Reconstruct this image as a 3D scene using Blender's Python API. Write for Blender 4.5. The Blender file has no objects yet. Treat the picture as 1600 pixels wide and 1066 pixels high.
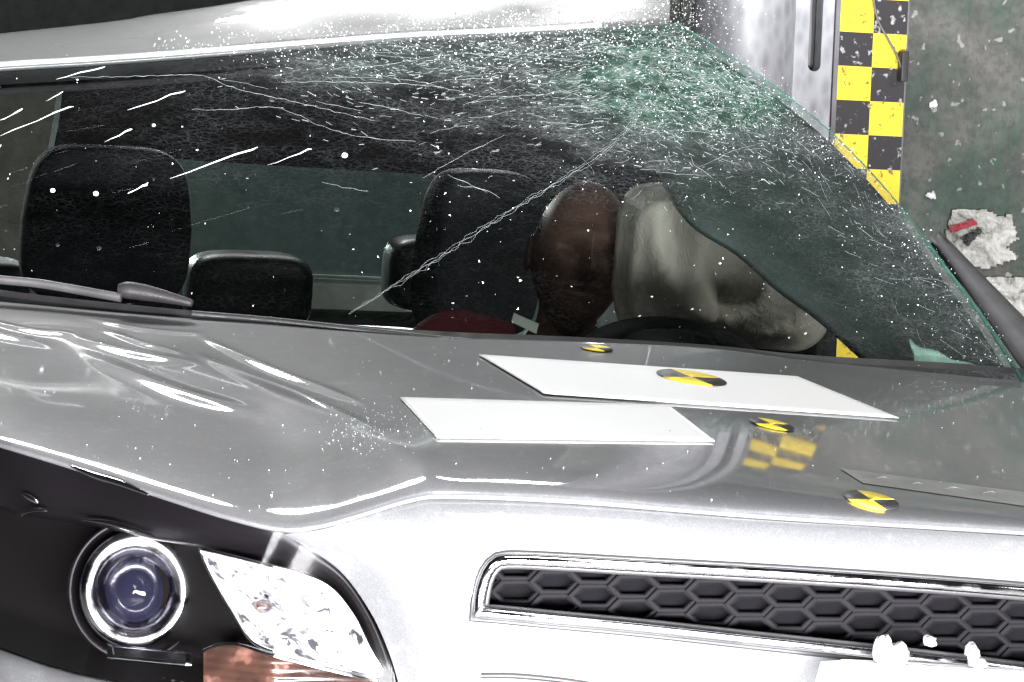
import bpy, bmesh, math, random
from mathutils import Vector, Matrix, noise
from mathutils.bvhtree import BVHTree
from mathutils.geometry import intersect_point_line
random.seed(7)
scn = bpy.context.scene
COL = scn.collection

# ------------------------------------------------------------------ camera, world, lamps, exposure
CAM = Vector((-1.704, -3.861, 1.326)); FPX = 5600.0
YAW, PIT, ROL = (math.radians(a) for a in (19.0, 3.0, 2.4))
FW = Vector((math.sin(YAW)*math.cos(PIT), math.cos(YAW)*math.cos(PIT), -math.sin(PIT)))
R0 = Vector((math.cos(YAW), -math.sin(YAW), 0)); U0 = R0.cross(FW)
RT = math.cos(ROL)*R0 + math.sin(ROL)*U0
UP = -math.sin(ROL)*R0 + math.cos(ROL)*U0
cd = bpy.data.cameras.new('camera'); cam = bpy.data.objects.new('camera', cd); COL.objects.link(cam)
m3 = Matrix((RT, UP, -FW)).transposed()
cam.matrix_world = Matrix.Translation(CAM) @ m3.to_4x4()
cd.sensor_width = 36.0; cd.lens = FPX/1600*36; cd.clip_start = 0.1; cd.clip_end = 200
scn.camera = cam
world = bpy.data.worlds.new('World'); scn.world = world; world.use_nodes = True
world.node_tree.nodes['Background'].inputs[0].default_value = (0.55, 0.6, 0.62, 1)
world.node_tree.nodes['Background'].inputs[1].default_value = 0.035
scn.view_settings.view_transform = 'Standard'; scn.view_settings.look = 'None'
scn.view_settings.exposure = 0.0; scn.view_settings.gamma = 1.0
scn.view_settings.use_curve_mapping = False

def lamp(name, loc, aim, sx, sy, power, col=(1, 1, 1), spread=180, shape='RECTANGLE'):
    ld = bpy.data.lights.new(name, 'AREA'); ld.shape = shape; ld.size = sx; ld.size_y = sy
    ld.energy = power; ld.color = col; ld.spread = math.radians(spread)
    o = bpy.data.objects.new(name, ld); COL.objects.link(o); o.location = loc
    d = Vector(aim)-Vector(loc); o.rotation_euler = d.to_track_quat('-Z', 'Y').to_euler()
    o['label'] = 'floodlight or added lamp on the crash scene'; o['category'] = 'lamp'
    return o
lamp('front_floodlight', (-2.6, -5.2, 3.6), (0.0, 0.2, 0.85), 2.0, 1.0, 66, (1, .99, 1))
lamp('added_low_lamp', (-0.35, -1.75, .55), (-0.1, 0.0, 0.72), 2.9, .4, 540, (1, .985, 1.02), 150)  # added lamp, unseen below the frame, close in to whiten the bumper
lamp('front_floodlight', (1.4, -4.6, 4.2), (0.3, 0.4, 0.9), 1.6, 1.0, 58, (1, .99, 1))
lamp('rear_floodlight', (-.1, 8.6, 8.0), (0, 1.5, 1.3), 2.6, .8, 380, (1, 1, 1), 180, 'ELLIPSE')
lamp('rear_floodlight', (3.4, 8.6, 8.0), (0, 1.5, 1.3), 1.6, .5, 150, (1, 1, 1), 180, 'ELLIPSE')
lamp('rear_floodlight', (2.55, 8.8, 3.5), (0, 1.8, 1.4), 2.5, .6, 620, (1, 1, 1), 180, 'ELLIPSE')
lamp('rear_floodlight', (-.5, 8.0, 2.4), (.1, 3.1, 1.1), .9, .3, 28, (.95, 1, .97), 60)
lamp('overhead_floodlight', (0.1, -.9, 3.9), (0.15, .5, 1.0), 1.2, .8, 50, (1, 1, 1))
lamp('side_floodlight', (4.2, -1.5, 3.8), (1.3, 2.6, 1.4), 1.4, .9, 95, (1, 1, 1))

# ------------------------------------------------------------------ projection helpers
def ray(u, v): return FW + RT*((u-800)/FPX) - UP*((v-533)/FPX)
def on_y(u, v, Y):
    d = ray(u, v); return CAM + d*((Y-CAM.y)/d.y)
def on_f(u, v, g, y0=0.0, y1=5.0):
    """first point on the ray where g(P) changes sign (bisection between two depths)"""
    d = ray(u, v)
    a, b = (y0-CAM.y)/d.y, (y1-CAM.y)/d.y
    ga = g(CAM+d*a)
    for _ in range(40):
        m = (a+b)/2; gm = g(CAM+d*m)
        if (gm > 0) == (ga > 0): a = m
        else: b = m
    return CAM+d*a
def px(P):
    d = P-CAM; z = d.dot(FW); return 800+FPX*d.dot(RT)/z, 533-FPX*d.dot(UP)/z
def lerp(a, b, t): return a+(b-a)*t
def by_u(c, u):
    """interpolate the tuple list c (sorted by its first entry) at u"""
    if u <= c[0][0]: i = 0
    elif u >= c[-1][0]: i = len(c)-2
    else:
        i = 0
        while c[i+1][0] < u: i += 1
    a, b = c[i], c[i+1]; t = (u-a[0])/(b[0]-a[0]); t = max(0, min(1, t))
    return [lerp(p, q, t) for p, q in zip(a[1:], b[1:])]
def smooth(c, n=8):
    """Catmull-Rom through the points of c (tuples), n steps each"""
    out = []; N = len(c)
    for i in range(N-1):
        p0, p1, p2, p3 = c[max(i-1, 0)], c[i], c[i+1], c[min(i+2, N-1)]
        for k in range(n):
            t = k/n
            out.append(tuple(.5*(2*b+(d-a)*t+(2*a-5*b+4*d-e)*t*t+(3*b-a-3*d+e)*t**3) for a, b, d, e in zip(p0, p1, p2, p3)))
    out.append(tuple(c[-1])); return out
def arc(c, n):
    """resample the polyline c at n points of equal length"""
    L = [0]
    for a, b in zip(c, c[1:]): L.append(L[-1]+math.dist(a, b))
    out = []; i = 0
    for k in range(n):
        s = L[-1]*k/(n-1)
        while i < len(c)-2 and L[i+1] < s: i += 1
        t = (s-L[i])/max(1e-9, L[i+1]-L[i]); out.append(tuple(lerp(p, q, t) for p, q in zip(c[i], c[i+1])))
    return out
def inside(u, v, poly):
    r = False; n = len(poly); j = n-1
    for i in range(n):
        (a, b), (c, d) = poly[i][:2], poly[j][:2]
        if (b > v) != (d > v) and u < (c-a)*(v-b)/(d-b)+a: r = not r
        j = i
    return r
def sstep(a, b, x):
    t = max(0, min(1, (x-a)/(b-a))); return t*t*(3-2*t)

# ------------------------------------------------------------------ object helpers
def obj(name, verts, faces, mat, parent=None, flat=False, mats=None, idx=None, solid=0, off=-1):
    me = bpy.data.meshes.new(name); me.from_pydata([tuple(v) for v in verts], [], faces); me.update()
    o = bpy.data.objects.new(name, me); COL.objects.link(o)
    for m in (mats or [mat]): me.materials.append(m)
    for i, p in enumerate(me.polygons):
        p.use_smooth = not flat
        if idx: p.material_index = idx[i]
    if parent is not None:
        o.parent = parent; r = parent
        M = Matrix.Identity(4)
        while r is not None: M = Matrix.Translation(r.location) @ M if r.type == 'EMPTY' else M; r = r.parent
        o.matrix_parent_inverse = M.inverted() if parent.type == 'EMPTY' else Matrix.Identity(4)
    if solid:
        s = o.modifiers.new('solid', 'SOLIDIFY'); s.thickness = solid; s.offset = off
    return o
def tag(o, label, cat, group=None, kind=None):
    o['label'] = label; o['category'] = cat
    if group: o['group'] = group
    if kind: o['kind'] = kind
    return o
def struct(o): o['kind'] = 'structure'; return o
def empty(name, loc, label, cat, group=None):
    o = bpy.data.objects.new(name, None); COL.objects.link(o); o.location = loc; o.empty_display_size = .1
    return tag(o, label, cat, group)
def grid_faces(n, m, base=0, wrap=False):
    f = []
    for i in range(n-1 if not wrap else n):
        for j in range(m-1):
            a = base+i*m+j; b = base+((i+1) % n)*m+j; f.append((a, b, b+1, a+1))
    return f
class MB:
    def __init__(s): s.v = []; s.f = []; s.i = []
    def add(s, v, f, mi=0):
        b = len(s.v); s.v += [Vector(p) for p in v]; s.f += [tuple(b+k for k in q) for q in f]; s.i += [mi]*len(f); return s
    def grid(s, rows, mi=0, wrap=False):
        n, m = len(rows), len(rows[0]); return s.add([p for r in rows for p in r], grid_faces(n, m, 0, wrap), mi)
    def box(s, c, h, rz=0, mi=0, bev=0):
        c = Vector(c); M = Matrix.Rotation(rz, 3, 'Z')
        bm = bmesh.new(); bmesh.ops.create_cube(bm, size=2)
        for v in bm.verts: v.co = Vector((v.co.x*h[0], v.co.y*h[1], v.co.z*h[2]))
        if bev: bmesh.ops.bevel(bm, geom=bm.edges[:], offset=bev, segments=3, affect='EDGES', profile=.6)
        bm.verts.index_update()
        s.add([c+M @ v.co for v in bm.verts], [[v.index for v in f.verts] for f in bm.faces], mi); bm.free(); return s
    def tube(s, pts, rad, k=8, mi=0, flat=1.0, closed=False):
        pts = [Vector(p) for p in pts]; n = len(pts); rows = []
        rr = rad if isinstance(rad, (list, tuple)) else [rad]*n
        up = None
        for i, p in enumerate(pts):
            t = (pts[(i+1) % n] if closed else pts[min(i+1, n-1)]) - (pts[i-1] if closed or i else pts[0])
            t.normalize()
            if up is None: up = t.orthogonal().normalized()
            up = (up-t*up.dot(t)).normalized(); w = t.cross(up)
            rows.append([p+(up*math.cos(2*math.pi*a/k)*flat+w*math.sin(2*math.pi*a/k))*rr[i] for a in range(k)]+[None])
            rows[-1][-1] = rows[-1][0]
        s.grid(rows, mi, wrap=closed)
        if not closed:
            s.add(rows[0][:k], [tuple(range(k))], mi); s.add(rows[-1][:k], [tuple(reversed(range(k)))], mi)
        return s
    def build(s, name, mat, parent=None, flat=False, mats=None, **kw):
        return obj(name, s.v, s.f, mat, parent, flat, mats, s.i if mats else None, **kw)
def cushion(c, h, rz=0, e=.45, n=28, lean=0.0, puff=None):
    """a padded block: superellipsoid with half sizes h"""
    def pw(x, p): return math.copysign(abs(x)**p, x)
    rows = []
    M = Matrix.Rotation(rz, 3, 'Z') @ Matrix.Rotation(lean, 3, 'X')
    for i in range(2*n+1):
        a = -math.pi+math.pi*i/n; row = []
        for j in range(n+1):
            b = -math.pi/2+math.pi*j/n
            p = Vector((h[0]*pw(math.cos(b), e)*pw(math.cos(a), e), h[1]*pw(math.cos(b), e)*pw(math.sin(a), e), h[2]*pw(math.sin(b), e)))
            if puff: p = puff(p)
            row.append(Vector(c)+M @ p)
        rows.append(row)
    return MB().grid(rows)
def hull(name, P, Q, mat, parent):
    """closed sheet: front polygon P and back polygon Q, same count"""
    n = len(P); f = [tuple(range(n)), tuple(reversed(range(n, 2*n)))]
    f += [(i, n+i, n+(i+1) % n, (i+1) % n) for i in range(n)]
    return obj(name, list(P)+list(Q), f, mat, parent, flat=True)

# ------------------------------------------------------------------ materials
def mat(name, base, metal=0, rough=.5, coat=0, spec=.5, coat_rough=.03, emit=None):
    m = bpy.data.materials.new(name); m.use_nodes = True; b = m.node_tree.nodes['Principled BSDF']
    b.inputs['Base Color'].default_value = (*base, 1); b.inputs['Metallic'].default_value = metal
    b.inputs['Roughness'].default_value = rough; b.inputs['Coat Weight'].default_value = coat
    b.inputs['Coat Roughness'].default_value = coat_rough; b.inputs['Specular IOR Level'].default_value = spec
    return m
class NT:
    def __init__(s, m): s.t = m.node_tree; s.n = s.t.nodes; s.l = s.t.links; s.b = s.n.get('Principled BSDF')
    def new(s, k, **kw):
        n = s.n.new(k)
        for a, b in kw.items(): setattr(n, a, b)
        return n
    def link(s, a, b): s.l.new(a, b)
    def coord(s, scale=(1, 1, 1), rot=(0, 0, 0)):
        c = s.new('ShaderNodeTexCoord'); m = s.new('ShaderNodeMapping'); m.inputs['Scale'].default_value = scale
        m.inputs['Rotation'].default_value = rot; s.link(c.outputs['Object'], m.inputs[0]); return m.outputs[0]
    def noise(s, vec, scale, detail=4, rough=.55, dist=0):
        n = s.new('ShaderNodeTexNoise'); n.inputs['Scale'].default_value = scale; n.inputs['Detail'].default_value = detail
        n.inputs['Roughness'].default_value = rough; n.inputs['Distortion'].default_value = dist; s.link(vec, n.inputs['Vector']); return n.outputs['Fac']
    def vor(s, vec, scale, feat='F1', rnd=1):
        n = s.new('ShaderNodeTexVoronoi', feature=feat); n.inputs['Scale'].default_value = scale
        n.inputs['Randomness'].default_value = rnd; s.link(vec, n.inputs['Vector']); return n.outputs['Distance']
    def ramp(s, fac, stops):
        r = s.new('ShaderNodeValToRGB'); e = r.color_ramp.elements
        while len(e) < len(stops): e.new(.5)
        for x, (p, c) in zip(e, stops): x.position = p; x.color = (*c, 1) if isinstance(c, tuple) else (c, c, c, 1)
        s.link(fac, r.inputs[0]); return r.outputs[0]
    def mix(s, fac, a, b, mode='MIX'):
        m = s.new('ShaderNodeMix', data_type='RGBA', blend_type=mode)
        for v, k in ((fac, 0), (a, 6), (b, 7)):
            if isinstance(v, (int, float)): m.inputs[k].default_value = v
            elif isinstance(v, tuple): m.inputs[k].default_value = (*v, 1)
            else: s.link(v, m.inputs[k])
        return m.outputs[2]
    def math(s, op, a, b=0.0):
        m = s.new('ShaderNodeMath', operation=op)
        for v, k in ((a, 0), (b, 1)):
            if isinstance(v, (int, float)): m.inputs[k].default_value = v
            else: s.link(v, m.inputs[k])
        return m.outputs[0]
    def base(s, o): s.link(o, s.b.inputs['Base Color'])
    def rough(s, o): s.link(o, s.b.inputs['Roughness'])
    def bump(s, h, strength=.2, dist=.01):
        b = s.new('ShaderNodeBump'); b.inputs['Strength'].default_value = strength; b.inputs['Distance'].default_value = dist
        s.link(h, b.inputs['Height']); s.link(b.outputs[0], s.b.inputs['Normal']); return b

def paint():
    m = mat('silver_paint', (.34, .345, .35), .28, .5, .85, .5, .02)
    t = NT(m); c = t.coord()
    n = t.noise(c, 2.2, 5); d = t.noise(c, 60, 3); f = t.noise(c, 900, 2)
    col = t.ramp(n, [(.3, (.084, .086, .089)), (.7, (.096, .098, .101))])
    dust = t.ramp(d, [(.55, 0), (.75, 1)])
    col = t.mix(t.math('MULTIPLY', dust, .07), col, (.5, .5, .48))
    t.base(t.mix(t.math('MULTIPLY', t.ramp(f, [(.45, 0), (.7, 1)]), .12), col, (.6, .6, .62)))
    t.rough(t.ramp(t.noise(c, 9, 5), [(.3, .49), (.7, .55)]))
    t.link(t.ramp(t.noise(c, 14, 6), [(.35, .025), (.8, .085)]), t.b.inputs['Coat Roughness'])
    return m
PAINT = paint()
ROOFP = PAINT
def plastic(name, base, rough=.5, bumpy=0, scale=400, metal=0, coat=0):
    m = mat(name, base, metal, rough, coat); t = NT(m); c = t.coord()
    k = t.noise(c, 18, 5)
    t.base(t.ramp(k, [(.3, tuple(x*.75 for x in base)), (.75, tuple(min(1, x*1.25) for x in base))]))
    t.rough(t.ramp(t.noise(c, 35, 3), [(.3, max(.02, rough-.08)), (.7, min(1, rough+.1))]))
    if bumpy: t.bump(t.noise(c, scale, 3), bumpy, .002)
    return m
BLACK = mat('black_gloss_plastic', (.0035, .003, .0035), 0, .40, 0, .12)
HOUS = mat('lamp_housing', (.0035, .003, .003), 0, .6, 0, .05)
TRIM = plastic('black_trim', (.022, .021, .022), .45, .2)
GRILLE = mat('grille_plastic', (.0055, .0053, .006), 0, .8, 0, .06)
CELL = mat('grille_cell', (.0025, .0025, .003), 0, .9, 0, .03)
FABRIC = plastic('charcoal_fabric', (.013, .0145, .017), .85, .35, 700)
VINYL = plastic('dark_seat_vinyl', (.022, .027, .027), .38, .25, 300)
CABIN = plastic('dark_cabin_plastic', (.011, .010, .012), .75, .3, 300)
LINER = plastic('dark_headliner', (.009, .007, .009), .9, .2, 600)
CHROME2 = mat('brushed_chrome', (.88, .88, .9), 1, .2)
t_ = NT(CHROME2); t_.base(t_.ramp(t_.noise(t_.coord(), 22, 4), [(.44, (.12, .11, .13)), (.52, (.9, .9, .92))]))
CHROME = plastic('chrome', (.80, .80, .83), .10, 0, metal=1)
WHITE = mat('white_vinyl_sticker', (.88, .88, .88), 0, .45)
YEL = plastic('yellow_vinyl', (.80, .60, .03), .5)
BLK = plastic('black_vinyl', (.015, .014, .015), .5)
DUSTP = plastic('dull_grey_panel', (.10, .10, .105), .5, .15, 120)
RED = plastic('red_cloth', (.085, .006, .010), .9, .4, 500)
PALE = plastic('pale_grey_plastic', (.35, .38, .34), .6)
ARM = plastic('satin_metal', (.10, .098, .098), .4, metal=.4)
REFLBAND = plastic('pale_reflection_grey', (.20, .20, .19), .6)
LUG = plastic('chipped_white_plastic', (.22, .22, .225), .5, .3, 150)
TEALW = plastic('teal_lower_wall', (.115, .155, .15), .85)
STRAP = plastic('blue_grey_strap', (.28, .31, .42), .55, .2)
TYRE = plastic('tyre_rubber', (.02, .02, .02), .8, .3)
def reflector_mat():
    m = mat('reflector_chrome', (.9, .9, .92), .35, .4); t = NT(m); c = t.coord()
    t.base(t.ramp(t.noise(c, 42, 6, .65, .8), [(.41, (.02, .018, .02)), (.50, (.6, .6, .62)), (.6, (.97, .97, .98))]))
    t.bump(t.vor(c, 55), .25, .01); return m
REFL = reflector_mat()
def amber():
    m = mat('amber_indicator', (.16, .05, .02), .2, .2, 1); t = NT(m); c = t.coord((1, 1, 1))
    t.base(t.ramp(t.noise(c, 22, 3), [(.3, (.012, .008, .007)), (.55, (.04, .019, .013)), (.78, (.20, .10, .075))]))
    w = t.new('ShaderNodeTexWave', bands_direction='Z'); w.inputs['Scale'].default_value = 34; t.link(c, w.inputs['Vector'])
    t.bump(w.outputs['Fac'], .3, .004); return m
AMBER = amber()
def skin():
    m = mat('dummy_skin', (.10, .042, .026), 0, .6, 0, .25, .3); t = NT(m); c = t.coord()
    t.base(t.ramp(t.noise(c, 6, 3), [(.25, (.080, .046, .034)), (.75, (.105, .062, .046))])); return m
SKIN = skin()
def airbag_mat():
    m = mat('airbag_cloth', (.42, .45, .40), 0, .8); t = NT(m); c = t.coord()
    t.base(t.ramp(t.noise(c, 9, 6), [(.3, (.40, .385, .32)), (.7, (.50, .48, .41))]))
    t.bump(t.noise(c, 24, 7, .62, 1.6), .35, .02); return m
AIRBAG = airbag_mat()
def clear(name, tint, refl=.08, rough=.02):
    m = bpy.data.materials.new(name); m.use_nodes = True; t = NT(m); t.n.remove(t.b)
    o = t.n['Material Output']; tr = t.new('ShaderNodeBsdfTransparent'); tr.inputs[0].default_value = (*tint, 1)
    g = t.new('ShaderNodeBsdfGlossy'); g.inputs['Roughness'].default_value = rough; g.inputs[0].default_value = (1, 1, 1, 1)
    f = t.new('ShaderNodeFresnel'); f.inputs[0].default_value = 1.45
    mx = t.new('ShaderNodeMixShader'); t.link(t.math('MULTIPLY', f.outputs[0], refl), mx.inputs[0])
    t.link(tr.outputs[0], mx.inputs[1]); t.link(g.outputs[0], mx.inputs[2]); t.link(mx.outputs[0], o.inputs[0]); return m
LENS = clear('clear_lamp_lens', (.95, .95, .96), .12, .12)
REARG = clear('tinted_rear_glass', (.74, .84, .81), .5, .03)
def shattered():
    m = clear('shattered_windscreen_glass', (.84, .875, .86), .5, .03); t = NT(m); o = t.n['Material Output']
    base = o.inputs[0].links[0].from_socket
    at = t.new('ShaderNodeAttribute', attribute_name='frost'); fr = at.outputs['Fac']
    c = t.coord(); cw = t.coord((1.0, 1.6, 3.2), (0, 0, .12))
    warp = t.new('ShaderNodeMix', data_type='VECTOR'); warp.inputs[0].default_value = .035
    nz = t.new('ShaderNodeTexNoise'); nz.inputs['Scale'].default_value = 14; t.link(cw, nz.inputs['Vector'])
    t.link(cw, warp.inputs[4]); t.link(nz.outputs['Color'], warp.inputs[5]); wv = warp.outputs[1]
    fine = t.ramp(t.vor(wv, 75, 'DISTANCE_TO_EDGE'), [(.0, 1), (.10, 0)])
    mid = t.ramp(t.vor(wv, 30, 'DISTANCE_TO_EDGE'), [(.0, 1), (.055, 0)])
    spk = t.ramp(t.noise(c, 420, 2), [(.60, 0), (.68, 1)])
    patch = t.ramp(t.noise(wv, 9, 5, .65), [(.36, 0), (.66, 1)])
    cov = t.math('ADD', t.math('MULTIPLY', fine, t.math('MULTIPLY', fr, .75)), t.math('MULTIPLY', mid, t.math('MULTIPLY', fr, .45)))
    cov = t.math('ADD', cov, t.math('MULTIPLY', spk, t.math('MULTIPLY', fr, .5)))
    cov = t.math('MULTIPLY', cov, t.math('ADD', t.math('MULTIPLY', patch, .9), .12))
    cov = t.math('ADD', cov, t.math('MULTIPLY', t.math('POWER', fr, 2.2), t.math('ADD', .25, t.math('MULTIPLY', patch, .55))))
    cov = t.math('MINIMUM', cov, .85)
    d = t.new('ShaderNodeBsdfDiffuse'); gcol = t.ramp(t.noise(c, 55, 4), [(.42, (.045, .115, .08)), (.70, (.24, .33, .285))])
    t.link(t.mix(t.ramp(fr, [(.35, 0), (.75, 1)]), (.34, .36, .365), gcol), d.inputs[0])
    g = t.new('ShaderNodeBsdfGlossy'); g.inputs['Roughness'].default_value = .35; g.inputs[0].default_value = (.8, .88, .85, 1)
    m1 = t.new('ShaderNodeMixShader'); m1.inputs[0].default_value = .18; t.link(d.outputs[0], m1.inputs[1]); t.link(g.outputs[0], m1.inputs[2])
    m2 = t.new('ShaderNodeMixShader'); t.link(cov, m2.inputs[0]); t.link(base, m2.inputs[1]); t.link(m1.outputs[0], m2.inputs[2])
    t.link(m2.outputs[0], o.inputs[0]); return m
WSG = shattered()
CRACK = mat('white_crack_glass', (.36, .41, .395), 0, .3)
SHARD = mat('broken_glass', (.78, .84, .82), 0, .12, 0, .8)
TEAL = plastic('green_glass_edge', (.035, .09, .07), .4, .5, 90)
def steel():
    m = mat('galvanised_steel', (.42, .43, .45), .2, .5); t = NT(m); c = t.coord((1, 1, .5))
    v = t.vor(c, 55); t.base(t.mix(.55, t.ramp(v, [(.2, (.16, .165, .175)), (.7, (.33, .335, .35))]), t.ramp(t.noise(c, 12, 6), [(.3, (.17, .17, .18)), (.7, (.33, .335, .35))])))
    t.rough(t.ramp(t.noise(c, 30, 5), [(.3, .32), (.7, .6)])); return m
STEEL = steel()
def worn(name, base, dirt, amt):
    m = mat(name, base, 0, .5); t = NT(m); c = t.coord()
    sp = t.ramp(t.noise(c, 70, 4, .6), [(.60, 0), (.66, 1)]); fl = t.ramp(t.noise(c, 13, 6, .65), [(.45, 0), (.75, 1)])
    col = t.mix(t.math('MULTIPLY', fl, amt*.5), base, tuple(x*.6 for x in base))
    t.base(t.mix(t.math('MULTIPLY', sp, amt), col, dirt)); return m
CHKY = worn('worn_yellow_paint', (.68, .50, .02), (.14, .09, .02), .9)
CHKB = worn('worn_black_paint', (.010, .008, .010), (.35, .36, .34), .75)
def concrete():
    m = mat('dirty_concrete', (.17, .175, .16), 0, .9); t = NT(m); c = t.coord()
    a = t.noise(c, 3.2, 8, .62, .5); b = t.noise(c, 55, 4); g = t.noise(c, 4.6, 5, .6)
    col = t.ramp(a, [(.25, (.07, .075, .068)), (.5, (.155, .157, .143)), (.78, (.30, .29, .27))])
    col = t.mix(t.math('MULTIPLY', t.ramp(g, [(.44, 0), (.58, 1)]), .75), col, (.055, .105, .08))
    col = t.mix(t.math('MULTIPLY', t.ramp(b, [(.40, 1), (.55, 0)]), .35), col, (.06, .06, .055))
    col = t.mix(t.math('MULTIPLY', t.ramp(t.noise(c, 38, 2), [(.66, 0), (.70, 1)]), .6), col, (.5, .5, .47))
    sc = t.coord((7, 7, 1.1), (.25, .35, 0))
    col = t.mix(t.math('MULTIPLY', t.ramp(t.noise(sc, 5, 3, .5, 1.2), [(.485, 0), (.5, 1), (.515, 0)]), .4), col, (.07, .06, .05))
    t.base(col); t.bump(t.noise(c, 26, 8, .65), .5, .02); return m
CONC = concrete()
HALL = plastic('dark_hall_wall', (.05, .056, .053), .9)
BROWN = plastic('brown_grey_board', (.30, .26, .23), .8)
FLOOR = plastic('hall_floor', (.12, .12, .115), .6)
def paper():
    m = mat('torn_paper', (.62, .62, .58), 0, .8); t = NT(m); c = t.coord()
    k = t.ramp(t.noise(c, 17, 8, .72, 1.5), [(.36, (.12, .13, .11)), (.46, (.42, .42, .38)), (.60, (.74, .73, .69))])
    t.base(k); t.bump(t.noise(c, 22, 5), .7, .02); return m
PAPER = paper()
REDP = plastic('red_print', (.42, .03, .05), .6)

# ================================================================== THE SETTING
fl = MB().box((0, 4, -.05), (14, 16, .05)).build('floor', FLOOR, flat=True); struct(fl)
bw = MB().box((1.0, 11.0, 3.2), (12, .15, 3.2)).build('back_wall', HALL, flat=True); struct(bw)
lw = MB().box((1.0, 10.75, .8), (12, .08, .8)).build('lower_wall', TEALW, flat=True); struct(lw)
wl = MB()                                  # concrete wall right behind the pole
wc = on_y(1640, 300, 3.6)
wl.box((wc.x, wc.y, 1.45), (.95, .12, 1.45), -YAW)
cw_ = wl.build('concrete_wall', CONC, flat=True)
tag(cw_, 'dirty green grey concrete wall behind the black and yellow strip', 'wall')
bc = on_y(0, 300, 7.2)
bd = MB().box((bc.x-.12, 7.2, .78), (.36, .06, .78), -YAW, bev=.01).build('board', BROWN, flat=True)
tag(bd, 'brown grey board standing behind the car, seen through the windscreen at far left', 'board')

# wall plane for things fastened to the concrete: front face of the wall box
wn = Vector((-math.sin(-YAW)*-1, 0, 0))
wfn = Matrix.Rotation(-YAW, 3, 'Z') @ Vector((0, -1, 0))
wfp = Vector((wc.x, wc.y, 0)) + wfn*.12
def on_wall(u, v, off=0.0):
    d = ray(u, v); return CAM+d*(((wfp+wfn*off)-CAM).dot(wfn)/d.dot(wfn))
def wallpoly(name, pts, material, off, rough_=.006, n=26, parent=None, seed=1):
    us = [p[0] for p in pts]; vs = [p[1] for p in pts]; u0, u1, v0, v1 = min(us), max(us), min(vs), max(vs)
    V = {}; F = []; vv = []
    def vid(i, j):
        if (i, j) not in V:
            u = lerp(u0, u1, i/n)+2.5*noise.noise((i*.9, j*.9, seed)); v = lerp(v0, v1, j/n)+2.5*noise.noise((i*.9, j*.9, seed+9))
            k = off+rough_*(1+noise.noise((i*.35, j*.35, seed+4)))
            V[i, j] = len(vv); vv.append(on_wall(u, v, k))
        return V[i, j]
    for i in range(n):
        for j in range(n):
            if inside(lerp(u0, u1, (i+.5)/n), lerp(v0, v1, (j+.5)/n), pts):
                F.append((vid(i, j), vid(i, j+1), vid(i+1, j+1), vid(i+1, j)))
    return obj(name, vv, F, material, parent, flat=True, solid=.003, off=1)
pp = wallpoly('torn_poster', [(1489, 328), (1548, 330), (1556, 338), (1580, 336), (1590, 372), (1572, 388), (1592, 402), (1540, 420), (1496, 412), (1462, 396), (1478, 366)], PAPER, .004, .009)
tag(pp, 'crumpled dirty white paper with a red stripe stuck on the concrete wall', 'poster')
wallpoly('red_stripe', [(1484, 355), (1521, 343), (1527, 351), (1486, 364)], REDP, .026, .002, 18, pp)
wallpoly('dark_print', [(1500, 372), (1530, 356), (1534, 362), (1512, 384)], BLK, .026, .002, 18, pp)
pq = wallpoly('torn_poster', [(1515, 430), (1545, 434), (1600, 432), (1640, 440), (1640, 520), (1600, 515), (1560, 480)], PAPER, .004, .010, 26, None, 5)
tag(pq, 'pale dirty sheet low on the concrete wall beside the car pillar', 'poster')
for k, (u, v, r) in enumerate([(1457, 163, 9), (1456, 305, 8)]):
    f = wallpoly('paper_flake', [(u+r*math.cos(a)*random.uniform(.6, 1.2), v+r*.8*math.sin(a)*random.uniform(.6, 1.2)) for a in [i*.9 for i in range(7)]], WHITE, .003, .004, 10, None, k+20)
    tag(f, ['small white paper flake high on the wall, right of the checkered strip', 'small white paper flake low on the wall, just above the crumpled poster'][k], 'paper flake')

# ------------------------------------------------------------------ impact pole
pole = empty('impact_pole', on_y(1150, 60, 2.25) * 1.0, 'grey steel impact pole with slotted plate behind the windscreen corner', 'pole')
pole.location.z = 0
pc = on_y(1160, 60, 2.35); pr_ = .098
tilt = Vector((.0, 0, 1))
rows = []
for i in range(49):
    a = 2*math.pi*i/48
    rows.append([Vector((pc.x+pr_*math.cos(a), pc.y+pr_*math.sin(a), z)) for z in [k*.12 for k in range(26)]])
MB().grid(rows).build('tube', STEEL, pole)
# flat plate with slot, facing the camera
def pl(u, z, off=0.0):
    p0 = on_y(u, 60, 2.30); return Vector((p0.x, p0.y+off, z))
zslot = on_y(1273, 112, 2.30).z; zb, zt = .0, 3.0
x0, x1 = pl(1234, 0).x, pl(1302, 0).x; s0, s1 = pl(1264, 0).x, pl(1284, 0).x; yy = 2.30
sm = MB()
r = (s1-s0)/2; cx = (s0+s1)/2
n = 10; arcp = [(cx+r*math.cos(math.pi+math.pi*i/n), zslot+r+r*math.sin(math.pi+math.pi*i/n)) for i in range(n+1)]
prof_l = [(x0, zb), (cx, zb)]
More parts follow.
